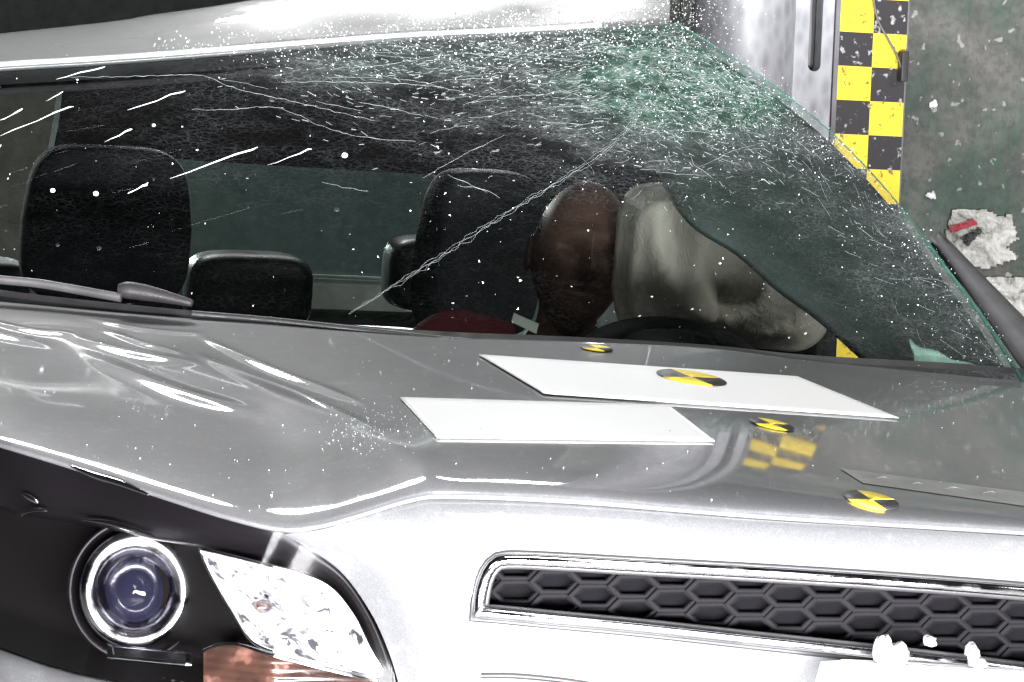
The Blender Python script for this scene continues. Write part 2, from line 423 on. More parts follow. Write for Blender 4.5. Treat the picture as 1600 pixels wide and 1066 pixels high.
# left part, right part and bottom built as a strip around the slot
vf = []; 
def slab(poly):
    P = [Vector((x, yy, z)) for x, z in poly]; Q = [Vector((x, yy+.03, z)) for x, z in poly]; k = len(P)
    sm.add(P+Q, [tuple(range(k)), tuple(reversed(range(k, 2*k)))]+[(i, k+i, k+(i+1) % k, (i+1) % k) for i in range(k)])
slab([(x0, zt), (x0, zb), (cx, zb), (cx, zslot)] + [arcp[i] for i in range(4, -1, -1)] + [(s0, zt)])
slab([(cx, zslot), (cx, zb), (x1, zb), (x1, zt), (s1, zt)] + [arcp[i] for i in range(10, 5, -1)])
sm.build('slotted_plate', STEEL, pole, flat=True)
MB().box(((s0+s1)/2, yy+.045, 1.5), (.02, .008, 1.5)).build('slot_back', BLK, pole, flat=True)
MB().box((x1+.006, yy+.05, 1.5), (.0045, .055, 1.5)).build('side_flange', DUSTP, pole, flat=True)
MB().tube([((s0+s1)/2-.002, yy+.022, z) for z in [zslot+.012+.05*k for k in range(25)]], [.004+.0015*math.sin(k*2.1) for k in range(25)], 6).build('cable', DUSTP, pole)
MB().tube([on_y(1066, -40, 2.24), on_y(1066, 30, 2.24)], .003, 6).build('edge_rod', CHROME, pole)
# checkered strip board
YS = 2.42
st = MB(); sq = (on_y(1417, 60, YS).x-on_y(1312, 60, YS).x)/2
xs0 = on_y(1309.5, 104, YS).x
zt0 = on_y(1365, 52, YS).z
rows_ = range(-4, 23)
for r_ in rows_:
    for c_ in range(2):
        zc = zt0-(r_+.5)*sq*.925+sq*.925*1; xc = xs0+(c_+.5)*sq
        yel = (r_ + c_) % 2 == 0
        st.add([(xc-sq/2, YS, zc-sq*.4625), (xc+sq/2, YS, zc-sq*.4625), (xc+sq/2, YS, zc+sq*.4625), (xc-sq/2, YS, zc+sq*.4625)], [(0, 1, 2, 3)], 0 if yel else 1)
zhi = zt0+4.6*sq; zlo = zt0-21*sq
st.box((xs0+sq, YS+.022, (zhi+zlo)/2), (sq+.004, .02, (zhi-zlo)/2), mi=2)
cs = empty('checkered_strip', (xs0+sq, YS, 0), 'black and yellow checkered measuring strip standing beside the grey steel pole', 'marker strip')
st.build('board', None, cs, flat=True, mats=[CHKY, CHKB, DUSTP])
MB().box((xs0+sq, YS+.03, zlo/2), (.03, .02, zlo/2)).build('post', DUSTP, cs, flat=True)
cl = MB().box(on_y(1411, 104, YS-.012), (.007, .010, .029), bev=.002).build('cable_clip', BLK, cs)
wire = smooth([(1358, -60), (1364, -5), (1372, 32), (1388, 62), (1402, 88), (1409, 110), (1414, 124)], 5)
wi = MB().tube([on_y(u, v, YS-.014) for u, v in wire], .0022, 6).build('wire', DUSTP)
tag(wi, 'thin dark wire hanging across the checkered strip', 'wire')

# ================================================================== THE CAR
car = empty('crashed_car', (0, 1.9, 0), 'silver car with shattered windscreen, white stickers on the bonnet and honeycomb grille', 'car')

# ---------------- bonnet
FE = smooth([(-330, 640, .95), (-80, 666, .62), (0, 690, .50), (130, 730, .40), (260, 773, .29), (360, 804, .21), (440, 822, .165), (500, 817, .145), (560, 801, .13), (640, 777, .115),
      (700, 771, .105), (900, 779, .08), (1200, 803, .055), (1600, 828, .06), (1800, 842, .10), (2100, 870, .22)], 6)
RE = smooth([(-330, 440, 1.30), (-80, 464, 1.22), (0, 471, 1.19), (200, 490, 1.10), (400, 506, 1.03), (560, 519, .99), (700, 528, .965), (850, 532, .955), (1000, 538, .955), (1125, 546, .97),
      (1250, 562, 1.0), (1420, 578, 1.06), (1600, 594, 1.15), (1800, 612, 1.25), (2100, 640, 1.4)], 6)
CR1 = [(-60, 505), (100, 545), (200, 565), (360, 600), (480, 640), (590, 690), (650, 730), (690, 772)]
CR2 = [(60, 510), (230, 528), (330, 542), (440, 580), (530, 640), (640, 690)]
def dist_pl(u, v, pl_):
    best = 1e9; side = 0
    for (a, b), (c, d) in zip(pl_, pl_[1:]):
        t = max(0, min(1, ((u-a)*(c-a)+(v-b)*(d-b))/((c-a)**2+(d-b)**2)))
        q = math.hypot(u-a-t*(c-a), (v-b-t*(d-b))*1.6)
        if q < best: best = q; side = (c-a)*(v-b)-(d-b)*(u-a)
    return best if side > 0 else -best
RIDGES = [((175, 574), (375, 642), 9, .0058), ((352, 580), (525, 650), 6, .0102), ((350, 545), (518, 614), 5, .0078), ((130, 535), (275, 568), 5, .0046),
          ((198, 533), (252, 549), 3.4, .0036), ((170, 507), (290, 521), 3.4, .0050), ((5, 508), (90, 523), 3.4, .0038), ((-60, 505), (32, 531), 5, .0052)]
def bonnet_z(u, v):
    d1 = dist_pl(u, v, CR1); d2 = dist_pl(u, v, CR2)
    z = .0035*math.exp(-(d1/42)**2)*sstep(330, 520, u)
    z += .0058*math.exp(-((v-(538+.40*(u-200)))/36)**2)*(1-sstep(440, 560, u))
    for (a, b), (c, d), wd, am in RIDGES:
        if u < a-60 or u > c+60: continue
        t = (u-a)/(c-a); vv_ = lerp(b, d, t)+(c-a)*.03*math.sin(math.pi*t)
        z += am*math.exp(-((v-vv_)/wd)**2)*math.sin(math.pi*max(0, min(1, (u-a+60)/(c-a+120))))**1.5
    z += .0014*noise.noise((u*.0045, v*.011, 1.3))*sstep(300, 600, u)*sstep(0, 60, v-560+.05*u)
    return z
NV = 150; rows = []
US = [lerp(-330, -80, i/14) for i in range(14)]+[lerp(-80, 620, i/190) for i in range(190)]+[lerp(620, 2100, i/150) for i in range(151)]
def bonnet_px(u, t):
    fv, fy = by_u(FE, u); rv, ry = by_u(RE, u)
    v = lerp(fv, rv, t); Y = fy+(ry-fy)*t**lerp(1.2, 1.4, sstep(350, 620, u))
    P = on_y(u, v, Y); e = math.sin(math.pi*min(1, t*1.0))**.5 if 0 < t < 1 else 0
    P.z += bonnet_z(u, v)*e; return P
for u in US:
    col = []
    fv, fy = by_u(FE, u)
    fade = 1
    col.append(on_y(u, fv+11, fy+.045)); col.append(on_y(u, fv+10.5, fy+.012)); col.append(on_y(u, fv+9, fy-.001))
    col.append(on_y(u, fv+5.5, fy-.004)); col.append(on_y(u, fv+2, fy-.002))
    for j in range(NV): col.append(bonnet_px(u, j/(NV-1)))
    rv, ry = by_u(RE, u); P = bonnet_px(u, 1)
    col.append(P+Vector((0, .012, -.004))); col.append(P+Vector((0, .016, -.03)))
    rows.append(col)
bon = MB().grid(rows).build('bonnet', PAINT, car)
BB = BVHTree.FromPolygons([v.co.copy() for v in bon.data.vertices], [tuple(p.vertices) for p in bon.data.polygons])
def on_bonnet(u, v, off=.0015):
    h = BB.ray_cast(CAM, ray(u, v).normalized())
    if h[0] is None: return on_y(u, v, .5)
    n_ = h[1] if h[1].z > 0 else -h[1]
    return h[0]+n_*off
def sticker(quad, name, parent, n=40, m=12, off=.0018):
    tl, tr, br, bl = quad; rows = []
    for i in range(n+1):
        s = i/n; rows.append([on_bonnet(lerp(lerp(tl[0], tr[0], s), lerp(bl[0], br[0], s), j/m), lerp(lerp(tl[1], tr[1], s), lerp(bl[1], br[1], s), j/m), off) for j in range(m+1)])
    return MB().grid(rows).build(name, WHITE, parent, solid=.0012)
sticker([(748, 557), (1245, 591), (1404, 656), (850, 618)], 'bonnet_sticker', bon)
sticker([(625, 624), (1044, 636), (1116, 692), (683, 687)], 'bonnet_sticker', bon)
for (a, b, c_, d_, w_) in ((683, 638, 722, 633, 1.0), (752, 637, 762, 638, 1.6), (804, 638, 814, 638, 1.4), (855, 639, 866, 640, 1.5), (671, 656, 673, 658, 1.5), (682, 668, 691, 676, 1.1), (750, 677, 754, 669, 1.6), (1045, 674, 1048, 680, 1.8), (1064, 664, 1066, 665, 1.2), (940, 662, 946, 662, .8)):
    MB().tube([on_bonnet(lerp(a, c_, k/4), lerp(b, d_, k/4), .0019) for k in range(5)], [w_*.0003, w_*.0007, w_*.0008, w_*.0006, w_*.0003], 6).build('scuff_mark', DUSTP, bon)
tp = MB().grid([[on_bonnet(lerp(lerp(1312, 1700, i/40), lerp(1348, 1700, i/40), j/6), lerp(lerp(733, 783, i/40), lerp(756, 806, i/40), j/6), .001) for j in range(7)] for i in range(41)]).build('reflection_band', REFLBAND, bon)  # pale band laid on the bonnet in place of a reflection
for (u_, v_) in ((1432, 757), (1488, 764), (1546, 771), (1378, 748)):
    MB().tube([on_bonnet(u_-12+k*5, v_+2-3*math.sin(k*.63), .0015) for k in range(6)], [.0004, .0011, .0014, .0013, .001, .0004], 6).build('scuff_mark', DUSTP, bon)
def disc(name, parent, u, v, rad, rot, off=.0014):
    c = on_bonnet(u, v, 0); h = BB.find_nearest(c); nn = h[1] if h[1].z > 0 else -h[1]
    a = Vector((1, 0, 0)); a = (a-nn*a.dot(nn)).normalized(); b = nn.cross(a)
    mb = MB()
    for q in range(4):
        vs = [c]; K = 10; R_ = [0, .5, 1]
        rows = []
        for k in range(K+1):
            th = rot+math.pi/2*(q+k/K); rr = []
            for f in R_:
                p = c+(a*math.cos(th)+b*math.sin(th))*rad*f; hh = BB.find_nearest(p); n2 = hh[1] if hh[1].z > 0 else -hh[1]
                rr.append(hh[0]+n2*off)
            rows.append(rr)
        mb.grid(rows, q % 2)
    return mb.build(name, None, parent, mats=[YEL, BLK], solid=.001)
disc('target_marker', bon, 1361, 783, .034, math.radians(8))
disc('target_marker', bon, 1206, 665, .030, math.radians(20))
disc('target_marker', bon, 1080, 594, .049, math.radians(15), .0034)
disc('target_marker', bon, 932, 546, .023, math.radians(10))

# ---------------- bumper
LE = smooth([(440, 835, .185), (480, 856, .18), (535, 896, .17), (578, 955, .155), (604, 1010, .145), (622, 1066, .14), (640, 1150, .14)], 8)   # edge against the headlamp
NB, MBV = 240, 80
top = [(u, by_u(FE, u)[0]+9, by_u(FE, u)[1]+.006) for u in [lerp(470, 2100, i/(NB-1)) for i in range(NB)]]
top[0] = (LE[0][0], LE[0][1], LE[0][2])
top = arc(smooth([LE[0], (500, 828, .152), (560, 811, .134), (640, 787, .119), (700, 781, .109), (900, 789, .084), (1200, 813, .059), (1600, 838, .064), (1800, 855, .112), (2100, 883, .232)], 8), NB)
bot = arc(smooth([(640, 1150, .14), (800, 1165, .06), (1200, 1195, .03), (1600, 1225, .03), (2100, 1265, .2)], 8), NB)
lef = arc(LE, MBV); rig = [(2100, lerp(883, 1265, j/(MBV-1)), .22) for j in range(MBV)]
GP = smooth([(736, 968), (741, 925), (750, 893), (766, 872), (790, 864), (860, 866), (1000, 874), (1200, 885), (1400, 898), (1620, 915), (1900, 940)], 4)
GB = smooth([(1900, 1090), (1620, 1062), (1500, 1047), (1360, 1031), (1200, 1014), (1000, 992), (860, 979), (780, 971), (736, 968)], 4)
GPOLY = GP+GB[:-1]
GIN = [(u+(6 if u < 760 else 0), v+(5 if k < len(GP) else -5)) for k, (u, v) in enumerate(GPOLY)]
verts = []; pxs = []
for i in range(NB):
    s = i/(NB-1)
    for j in range(MBV):
        t = j/(MBV-1)
        q = [(1-t)*top[i][k]+t*bot[i][k]+(1-s)*lef[j][k]+s*rig[j][k]-((1-s)*(1-t)*top[0][k]+s*(1-t)*top[-1][k]+(1-s)*t*bot[0][k]+s*t*bot[-1][k]) for k in range(3)]
        bul = .035*math.sin(math.pi*min(1, t*1.3)**.8 if t*1.3 < 1 else math.pi)*min(1, s*9)
        verts.append(on_y(q[0], q[1], q[2]-bul)); pxs.append((q[0], q[1], q[2]-bul))
faces = [f for f in grid_faces(NB, MBV) if not inside(sum(pxs[k][0] for k in f)/4, sum(pxs[k][1] for k in f)/4, GIN)]
bmp = obj('bumper', verts, faces, PAINT, car)
BMB = BVHTree.FromPolygons([v.co.copy() for v in bmp.data.vertices], grid_faces(NB, MBV))
def on_bumper(u, v, off=0.0):
    h = BMB.ray_cast(CAM, ray(u, v).normalized())
    return on_y(u, v, .05-off) if h[0] is None else Vector(on_y(u, v, h[0].y-off))
# lower valance and sides below the frame so that the front does not end in the air
rows = []
for i in range(0, NB, 6):
    p = verts[i*MBV+MBV-1]; rows.append([p, p+Vector((0, .01, -.12)), p+Vector((0, .05, -.26)), p+Vector((0, .16, -.34))])
MB().grid(rows).build('lower_bumper', TRIM, car)

# ---------------- grille
gr = MB()
def gy(u): return on_bumper(u, by_u(GP, max(u, 800))[0]-6).y+.034
def hexring(u, v, a, b, k):
    P = []; G = gy(u)
    sh = [(-1, 0), (-.56, -1), (.56, -1), (1, 0), (.56, 1), (-.56, 1)]
    o = [on_y(u+x*a, v+y*b, G) for x, y in sh]
    m = [on_y(u+x*a*.90, v+y*b*.84, G-.003) for x, y in sh]
    i_ = [on_y(u+x*a*.78, v+y*b*.62, G+.004) for x, y in sh]
    d = [on_y(u+x*a*.70, v+y*b*.50+1, G+.016) for x, y in sh]
    rows = [[o[q], m[q], i_[q], d[q]] for q in range(6)]
    gr.grid(rows, 0, True)
    gr.add([p+Vector((0,.001,0)) for p in d], [tuple(range(6))], 1)
pu, pv = 61.0, 37.0
for c_ in range(-1, 20):
    u = 745+c_*pu
    for r_ in range(-1, 8):
        v = by_u(GP, max(u, 800))[0]+6+(r_+(c_ % 2)*.5)*pv
        if v-10 < by_u(sorted(GB), u)[0]+8 and u > 728: hexring(u, v, pu*.66, pv*.5, 0)
grl = empty('grille', on_y(1290, 950, .07), '', ''); 
del grl['label']; del grl['category']
grl.parent = car; grl.matrix_parent_inverse = Matrix.Translation(car.location).inverted()
ge = gr.build('honeycomb', None, None, mats=[GRILLE, CELL])
for o_ in (ge,): 
    o_.parent = grl; o_.matrix_parent_inverse = Matrix.Translation(grl.location).inverted()
def under(o_, e):
    o_.parent = e; o_.matrix_parent_inverse = Matrix.Translation(e.location).inverted(); return o_
# dark backing, gap line and chrome surround
bk = [on_y(u, v, gy(u)+.045) for u, v in GPOLY]
under(obj('backing', bk, [tuple(range(len(bk)))], BLK, None, flat=True), grl)
def along(poly, inset, off, rad, flat=1.0, k=10, closed=True):
    pts = []
    for i, (u, v) in enumerate(poly):
        a, b = poly[i-1] if i or closed else poly[0], poly[(i+1) % len(poly)] if closed else poly[min(i+1, len(poly)-1)]
        tx, ty = b[0]-a[0], b[1]-a[1]; L = math.hypot(tx, ty) or 1
        uu, vv_ = u-ty/L*inset, v+tx/L*inset
        pts.append(on_y(uu, vv_, on_bumper(uu, vv_).y-off))
    return MB().tube(pts, rad, k, 0, flat, closed)
GPO = arc([(u, v) for u, v in GPOLY]+[GPOLY[0]], 160)[:-1]
under(along(GPO, 0, -.002, .0035).build('gap_seal', BLK, None), grl)
under(along(GPO, 11, .002, .0068).build('chrome_surround', CHROME, None), grl)
under(along(GPO, 20, -.010, .0045).build('inner_rim', TRIM, None), grl)

# ---------------- lower intake slot, number plate bracket, strap
seam = smooth([(752, 1056), (800, 1056), (860, 1061), (905, 1067), (990, 1080), (1200, 1100)], 4)
MB().tube([on_bumper(u, v, .001) for u, v in seam], .0035, 8).build('intake_lip', BLK, bmp)
nb = MB()
def pxbox(mb, u0, v0, u1, v1, Y0, Y1, mi=0):
    P = [on_y(u, v, Y0) for u, v in ((u0, v0), (u1, v0+(u1-u0)*.05), (u1, v1+(u1-u0)*.05), (u0, v1))]
    Q = [p+Vector((0, Y1-Y0, 0)) for p in P]
    mb.add(P+Q, [(0, 1, 2, 3), (7, 6, 5, 4), (0, 4, 5, 1), (1, 5, 6, 2), (2, 6, 7, 3), (3, 7, 4, 0)], mi)
brk = MB(); pxbox(brk, 1330, 1036, 1900, 1110, -.035, .0)
plt = brk.build('plate_bracket', WHITE, bmp, flat=True)
bv = plt.modifiers.new('bevel', 'BEVEL'); bv.width = .003; bv.segments = 3
for (u, v, a, b) in ((1379, 1016, 15, 24), (1404, 1022, 14, 20), (1453, 1002, 8, 8), (1519, 1020, 9, 16), (1390, 1034, 20, 8), (1528, 1036, 14, 8)):
    c = on_y(u, v, -.022); s_ = 4.0/FPX
    lg = cushion(c, (a*s_, .012, b*s_), 0, .7, 9)
    lg.v = [p+Vector((noise.noise(p*140), noise.noise(p*140+Vector((5, 0, 0))), noise.noise(p*140+Vector((0, 7, 0)))))*.0042 for p in lg.v]
    lg.build('lug', LUG, bmp, flat=True)
sb = MB().grid([[on_y(1282-j*4, 1034+j*14, -.03-.002*j) for j in range(6)], [on_y(1314-j*3, 1032+j*14, -.034-.002*j) for j in range(6)], [on_y(1334-j*4, 1036+j*14, -.03-.002*j) for j in range(6)]])
sb.build('strap', STRAP, bmp, solid=.003)

# ---------------- headlamp
HT = [(-330, 650, .97), (-90, 672, .63), (0, 697, .50), (130, 737, .40), (260, 780, .29), (360, 811, .22), (430, 828, .18), (480, 850, .178), (535, 893, .168), (576, 955, .152), (602, 1010, .143), (619, 1066, .138), (638, 1150, .138)]
HT = smooth(HT, 6)
HB = smooth([(-330, 960, .97), (-90, 985, .62), (0, 1012, .49), (80, 1040, .41), (160, 1060, .34), (300, 1085, .26), (450, 1112, .19), (638, 1151, .139)], 6)
hl = empty('headlight', on_y(300, 920, .30), '', ''); del hl['label']; del hl['category']
hl.parent = car; hl.matrix_parent_inverse = Matrix.Translation(car.location).inverted()
n = 90; ta, ba = arc(HT, n), arc(HB, n)
def hy(u): return by_u(sorted([(p[0], p[2]) for p in HT]), u)[0]
rows = []; rows2 = []
for i in range(n):
    r1 = []; r2 = []
    for j in range(25):
        t = j/24; u, v, Y = (lerp(a, b, t) for a, b in zip(ta[i], ba[i])); s = i/(n-1)
        bul = math.sin(math.pi*t)
        r1.append(on_y(u, v, Y-.012*bul*min(1, (1-s)*6)))
        r2.append(on_y(u, v, Y+.004+.11*min(1, bul*1.6)*min(1, (1-s)*7)))
    rows.append(r1); rows2.append(r2)
under(MB().grid(rows2).build('housing', HOUS, None), hl)
under(MB().grid(rows).build('lens', LENS, None), hl)
# bezel between the outline and an inner line
BI = smooth([(-330, 740, 1.0), (-90, 768, .66), (30, 800, .50), (130, 816, .42), (230, 838, .335), (320, 854, .27), (450, 888, .215), (515, 913, .20), (556, 962, .185), (580, 1015, .172), (598, 1066, .160), (622, 1150, .155)], 6)
bi = arc(BI, n); rows = []
for i in range(n):
    rows.append([on_y(*(lerp(a, b, t) for a, b in zip(ta[i], bi[i])))+Vector((0, .006-.016*math.sin(math.pi*t), 0)) for t in (0, .08, .2, .35, .5, .65, .8, .92, 1)] + [on_y(bi[i][0], bi[i][1]+4, bi[i][2]+.06)])
under(MB().grid(rows).build('bezel', BLACK, None), hl)
# bright chrome strips shaped to stand for glints on the bezel
for pts, r_ in (([(112, 729), (150, 744), (190, 756), (232, 773)], .0045), ([(128, 812), (165, 816), (205, 826), (240, 838)], .0042), ([(34, 806), (44, 800), (62, 797), (74, 799)], .0035), ([(36, 772), (48, 778), (60, 786)], .004)):
    q = smooth(pts, 4); N_ = len(q)
    under(MB().tube([on_y(u, v, hy(u)-.004) for u, v in q], [r_*(.25+.75*math.sin(math.pi*(k+.3)/(N_-.4))) for k in range(N_)], 8).build('glint_strip', CHROME, None), hl)
# projector: chrome ring, dark glass dome, shroud
pcen = on_y(212, 922, .40)
fwd = (CAM-pcen).normalized(); ax = Vector((0, 0, 1)).cross(fwd).normalized(); ay = fwd.cross(ax)
def ringp(r, d, k=64): return [pcen+fwd*d+(ax*math.cos(2*math.pi*i/k)+ay*1.06*math.sin(2*math.pi*i/k))*r for i in range(k)]
prof = [(.069, -.03), (.0685, .0), (.065, .013), (.058, .018), (.048, .009), (.040, -.003), (.037, -.012)]
R_ = [ringp(r, d) for r, d in prof]
pj = under(MB().grid([[R_[k][i] for k in range(len(prof))] for i in range(64)], 0, True).build('projector_ring', CHROME2, None), hl)
dome = [(.0005, .012), (.011, .0105), (.020, .006), (.030, -.002), (.037, -.012)]
D_ = [ringp(r, d) for r, d in dome]
DOME = mat('dark_projector_glass', (.006, .006, .012), 0, .06)
under(MB().grid([[D_[k][i] for k in range(len(dome))] for i in range(64)], 0, True).build('projector_lens', DOME, None), hl)
prof = [(.070, -.045), (.076, -.01), (.080, -.002), (.083, -.01), (.083, -.06)]
R_ = [ringp(r, d) for r, d in prof]
under(MB().grid([[R_[k][i] for k in range(len(prof))] for i in range(64)], 0, True).build('projector_shroud', BLACK, None), hl)
# reflector bowl
RP = [(312, 858), (350, 866), (450, 892), (512, 916), (552, 962), (577, 1012), (596, 1056), (520, 1042), (440, 1022), (396, 1004), (366, 960), (334, 905)]
RPs = arc(smooth(RP+[RP[0]], 6), 73)[:-1]; cxu, cyv = 462, 962
rows = []
for i, (u, v) in enumerate(RPs):
    row = []
    for k in range(13):
        t = k/12; uu, vv_ = lerp(u, cxu, t), lerp(v, cyv, t)
        d = .012+.05*math.sin(t*math.pi/2)
        d += .006*noise.noise((uu*.03, vv_*.03, 2))*math.sin(math.pi*min(1, t*1.2)) if t < .8 else 0
        row.append(on_y(uu, vv_, hy(u)+d))
    rows.append(row)
rf = under(MB().grid(rows, 0, True).build('reflector', REFL, None), hl)
cushion(on_y(408, 948, .27), (.012, .012, .009), 0, .9, 10).build('bulb', AMBER, None)
under(bpy.context.scene.objects['bulb'], hl)
under(MB().tube([on_y(u, v, hy(u)+.008) for u, v in RPs], .0026, 6, closed=True).build('reflector_rim', CHROME, None), hl)
# chrome tray, ribs, indicator
rows = [[on_y(168+i*12, 1010+i*1.2+j*4, .35-.01*i*.5-.004*j) for j in range(6)] for i in range(12)]
under(MB().grid(rows).build('chrome_tray', CHROME, None, solid=.004), hl)
rb = MB()
for k in range(20):
    u = 46+k*14; v = 1016+k*3.0
    rb.tube([on_y(u, v, hy(u)+.03), on_y(u+1, v+14, hy(u)+.02), on_y(u+3, v+30, hy(u)+.014), on_y(u+5, v+44, hy(u)+.012)], [.003, .0042, .0042, .003], 8)
under(rb.build('ribs', TRIM, None), hl)
IT = smooth([(318, 1020), (340, 1010), (375, 1010), (420, 1024), (500, 1045), (590, 1066)], 5); IBm = [(318, 1100), (600, 1125)]
ia = arc(IT, 30); rows = []
for i in range(30):
    u, v = ia[i]; b_ = lerp(1095, 1135, i/29)
    rows.append([on_y(u, lerp(v, b_, j/8), hy(u)+.022-.008*math.sin(math.pi*j/8)) for j in range(9)])
under(MB().grid(rows).build('indicator', AMBER, None), hl)
MB_ = MB().tube([on_y(u, v-2, hy(u)+.010) for u, v in ia], .0026, 6); under(MB_.build('divider', CHROME, None), hl)

# ---------------- corner of the bumper below the lamp, wing, sills, wheels (simple, mostly outside the frame)
ca = arc([(p[0], p[1]+5, p[2]) for p in HB], 60); rows = []
for i, (u, v, Y) in enumerate(ca):
    P = on_y(u, v, Y-.002); rows.append([P+Vector((0, .03, -.0)), P, P+Vector((-.004, -.022, -.014)), P+Vector((-.008, -.040, -.05)), P+Vector((-.01, -.046, -.10)), P+Vector((-.02, -.02, -.20)), P+Vector((0, .0, -.32))])
MB().grid(rows).build('bumper_corner', PAINT, car)
rows = []
for i in range(30):
    t = i/29; a = on_y(*lerp(0, 1, 0) * (0,) if False else (-330, 640, .95)); 
    b = Vector((-.93, .95+t*.6, lerp(a.z, 1.06, t))) if i else a
    rows.append([b, b+Vector((-.03, 0, -.10)), b+Vector((-.04, 0, -.25)), b+Vector((-.03, 0, -.45))])
MB().grid(rows).build('wing', PAINT, car)
def wheel(x, y):
    prof = [(.10, -.09), (.20, -.095), (.31, -.10), (.345, -.07), (.35, 0), (.345, .07), (.31, .10), (.2, .095), (.1, .09)]
    rows = [[Vector((x+d, y+r*math.cos(a), .35+r*math.sin(a))) for r, d in prof] for a in [2*math.pi*k/40 for k in range(40)]]
    w = MB().grid(rows, 0, True).build('wheel', TYRE, car)
    rim = [(.001, -.07), (.08, -.085), (.21, -.10)] if x < 0 else [(.001, .07), (.08, .085), (.21, .10)]
    rows = [[Vector((x+d, y+r*math.cos(a), .35+r*math.sin(a))) for r, d in rim] for a in [2*math.pi*k/40 for k in range(40)]]
    MB().grid(rows, 0, True).build('rim', STEEL, w)
for x, y in ((-.79, .95), (.86, .95), (-.79, 3.2), (.86, 3.2)): wheel(x, y)
for s_, x in ((-1, -.86), (1, .86)):
    MB().box((x, 2.45, .68), (.03, .85, .29), bev=.02).build('door', PAINT, car)
    MB().box((x*.985, 2.58, 1.0), (.02, .72, .05), bev=.008).build('door_top', CABIN, car)
    MB().box((x, 3.65, .74), (.03, .33, .36), bev=.02).build('rear_wing', PAINT, car)
MB().box((0, 2.3, .42), (.80, 1.6, .04)).build('underbody', TRIM, car)
MB().box((.05, 3.98, .62), (.86, .05, .30), bev=.03).build('tailgate', PAINT, car)

# ---------------- windscreen
def gs(P): return P.y-(.965+1.42*(P.z-1.04)+.30*P.x*P.x)
WB = arc(smooth([(-140, 452), (0, 482), (200, 505), (400, 524), (560, 538), (700, 548), (900, 556), (1100, 568), (1260, 584), (1480, 596), (1606, 606)], 6), 150)
WT = arc(smooth([(-140, 116), (0, 104), (150, 95), (300, 84), (500, 68), (650, 57), (800, 50), (950, 42), (1060, 36)], 6), 150)
WR = arc(smooth([(1606, 606), (1590, 580), (1540, 500), (1480, 420), (1400, 312), (1310, 216), (1220, 141), (1130, 80), (1060, 36)], 6), 100)
WL = [(-140, lerp(452, 116, j/99)) for j in range(100)]
def ws_px(s, t):
    def at(c, x): 
        k = x*(len(c)-1); i = min(int(k), len(c)-2); f_ = k-i; return lerp(c[i][0], c[i+1][0], f_), lerp(c[i][1], c[i+1][1], f_)
    b, tp, l, r_ = at(WB, s), at(WT, s), at(WL, t), at(WR, t)
    return tuple((1-t)*b[k]+t*tp[k]+(1-s)*l[k]+s*r_[k]-((1-s)*(1-t)*WB[0][k]+s*(1-t)*WB[-1][k]+(1-s)*t*WT[0][k]+s*t*WT[-1][k]) for k in (0, 1))
def on_ws(u, v, off=0.0):
    P = on_f(u, v, gs, .5, 3.2)
    n_ = Vector((.6*P.x*-1*-1, 1, -1.42)); n_ = Vector((-.60*P.x, 1, -1.42)).normalized()
    return P-n_*off
NS, NTT = 220, 120; rows = []; fr = []
EDGE = [p for p in WR]
for i in range(NS):
    row = []
    for j in range(NTT):
        u, v = ws_px(i/(NS-1), j/(NTT-1)); row.append(on_ws(u, v, .0))
        dI = math.hypot((u-1080)/340, (v-115)/150)
        f_ = .98*math.exp(-dI**2*1.15)
        f_ = max(f_, .92*math.exp(-(math.hypot((u-1160)/170, (v-150)/85))**2))
        de = min(math.hypot(u-a, v-b) for a, b in EDGE[::4])
        f_ = max(f_, .62*math.exp(-(de/55)**1.3)*sstep(1650, 1200, u)+.0, (.80*math.exp(-(de/30)**1.2)) if v > 330 else 0, .30*math.exp(-(de/170)**2))
        band = math.exp(-((v-(by_u(sorted(WT), u)[0]+38))/52)**2)
        f_ = max(f_, band*.62*sstep(230, 620, u), .33*math.exp(-((v-175)/75)**2)*sstep(380, 800, u))
        f_ = max(f_, .10*sstep(420, 150, v)*sstep(-50, 300, u), .02)
        fr.append(min(1, f_))
    rows.append(row)
ws = MB().grid(rows).build('windscreen', WSG, car)
at = ws.data.attributes.new('frost', 'FLOAT', 'POINT')
for k, f_ in enumerate(fr): at.data[k].value = f_
# raised crack lines
ck = MB()
def crack(pts, w, jag=1.5, off=.0015):
    L = sum(math.dist(a, b) for a, b in zip(pts, pts[1:])); q = arc(smooth(pts, 4), max(3, int(L/7))); n_ = len(q)
    ph = random.random()*99
    P = [on_ws(u+jag*noise.noise((k*.6, ph, 0)), v+jag*noise.noise((k*.6, ph, 5)), off) for k, (u, v) in enumerate(q)]
    rr = [max(.00012, w*(.35+.65*abs(noise.noise((k*.35, ph, 9)))*1.6)*(.25+.75*math.sin(math.pi*(k+.5)/n_)**.6)) for k in range(n_)]
    ck.tube(P, rr, 4)
S_ = .00044
for off in (0, 3, -4):
    crack([(1062-off, 60), (1036, 120+off), (1000+off, 180), (950, 232+off), (900, 268+off), (840+off, 305), (770, 348+off), (700, 395+off), (640, 432+off), (592, 462), (545, 492)], S_*(.75 if off == 0 else .4), 5)
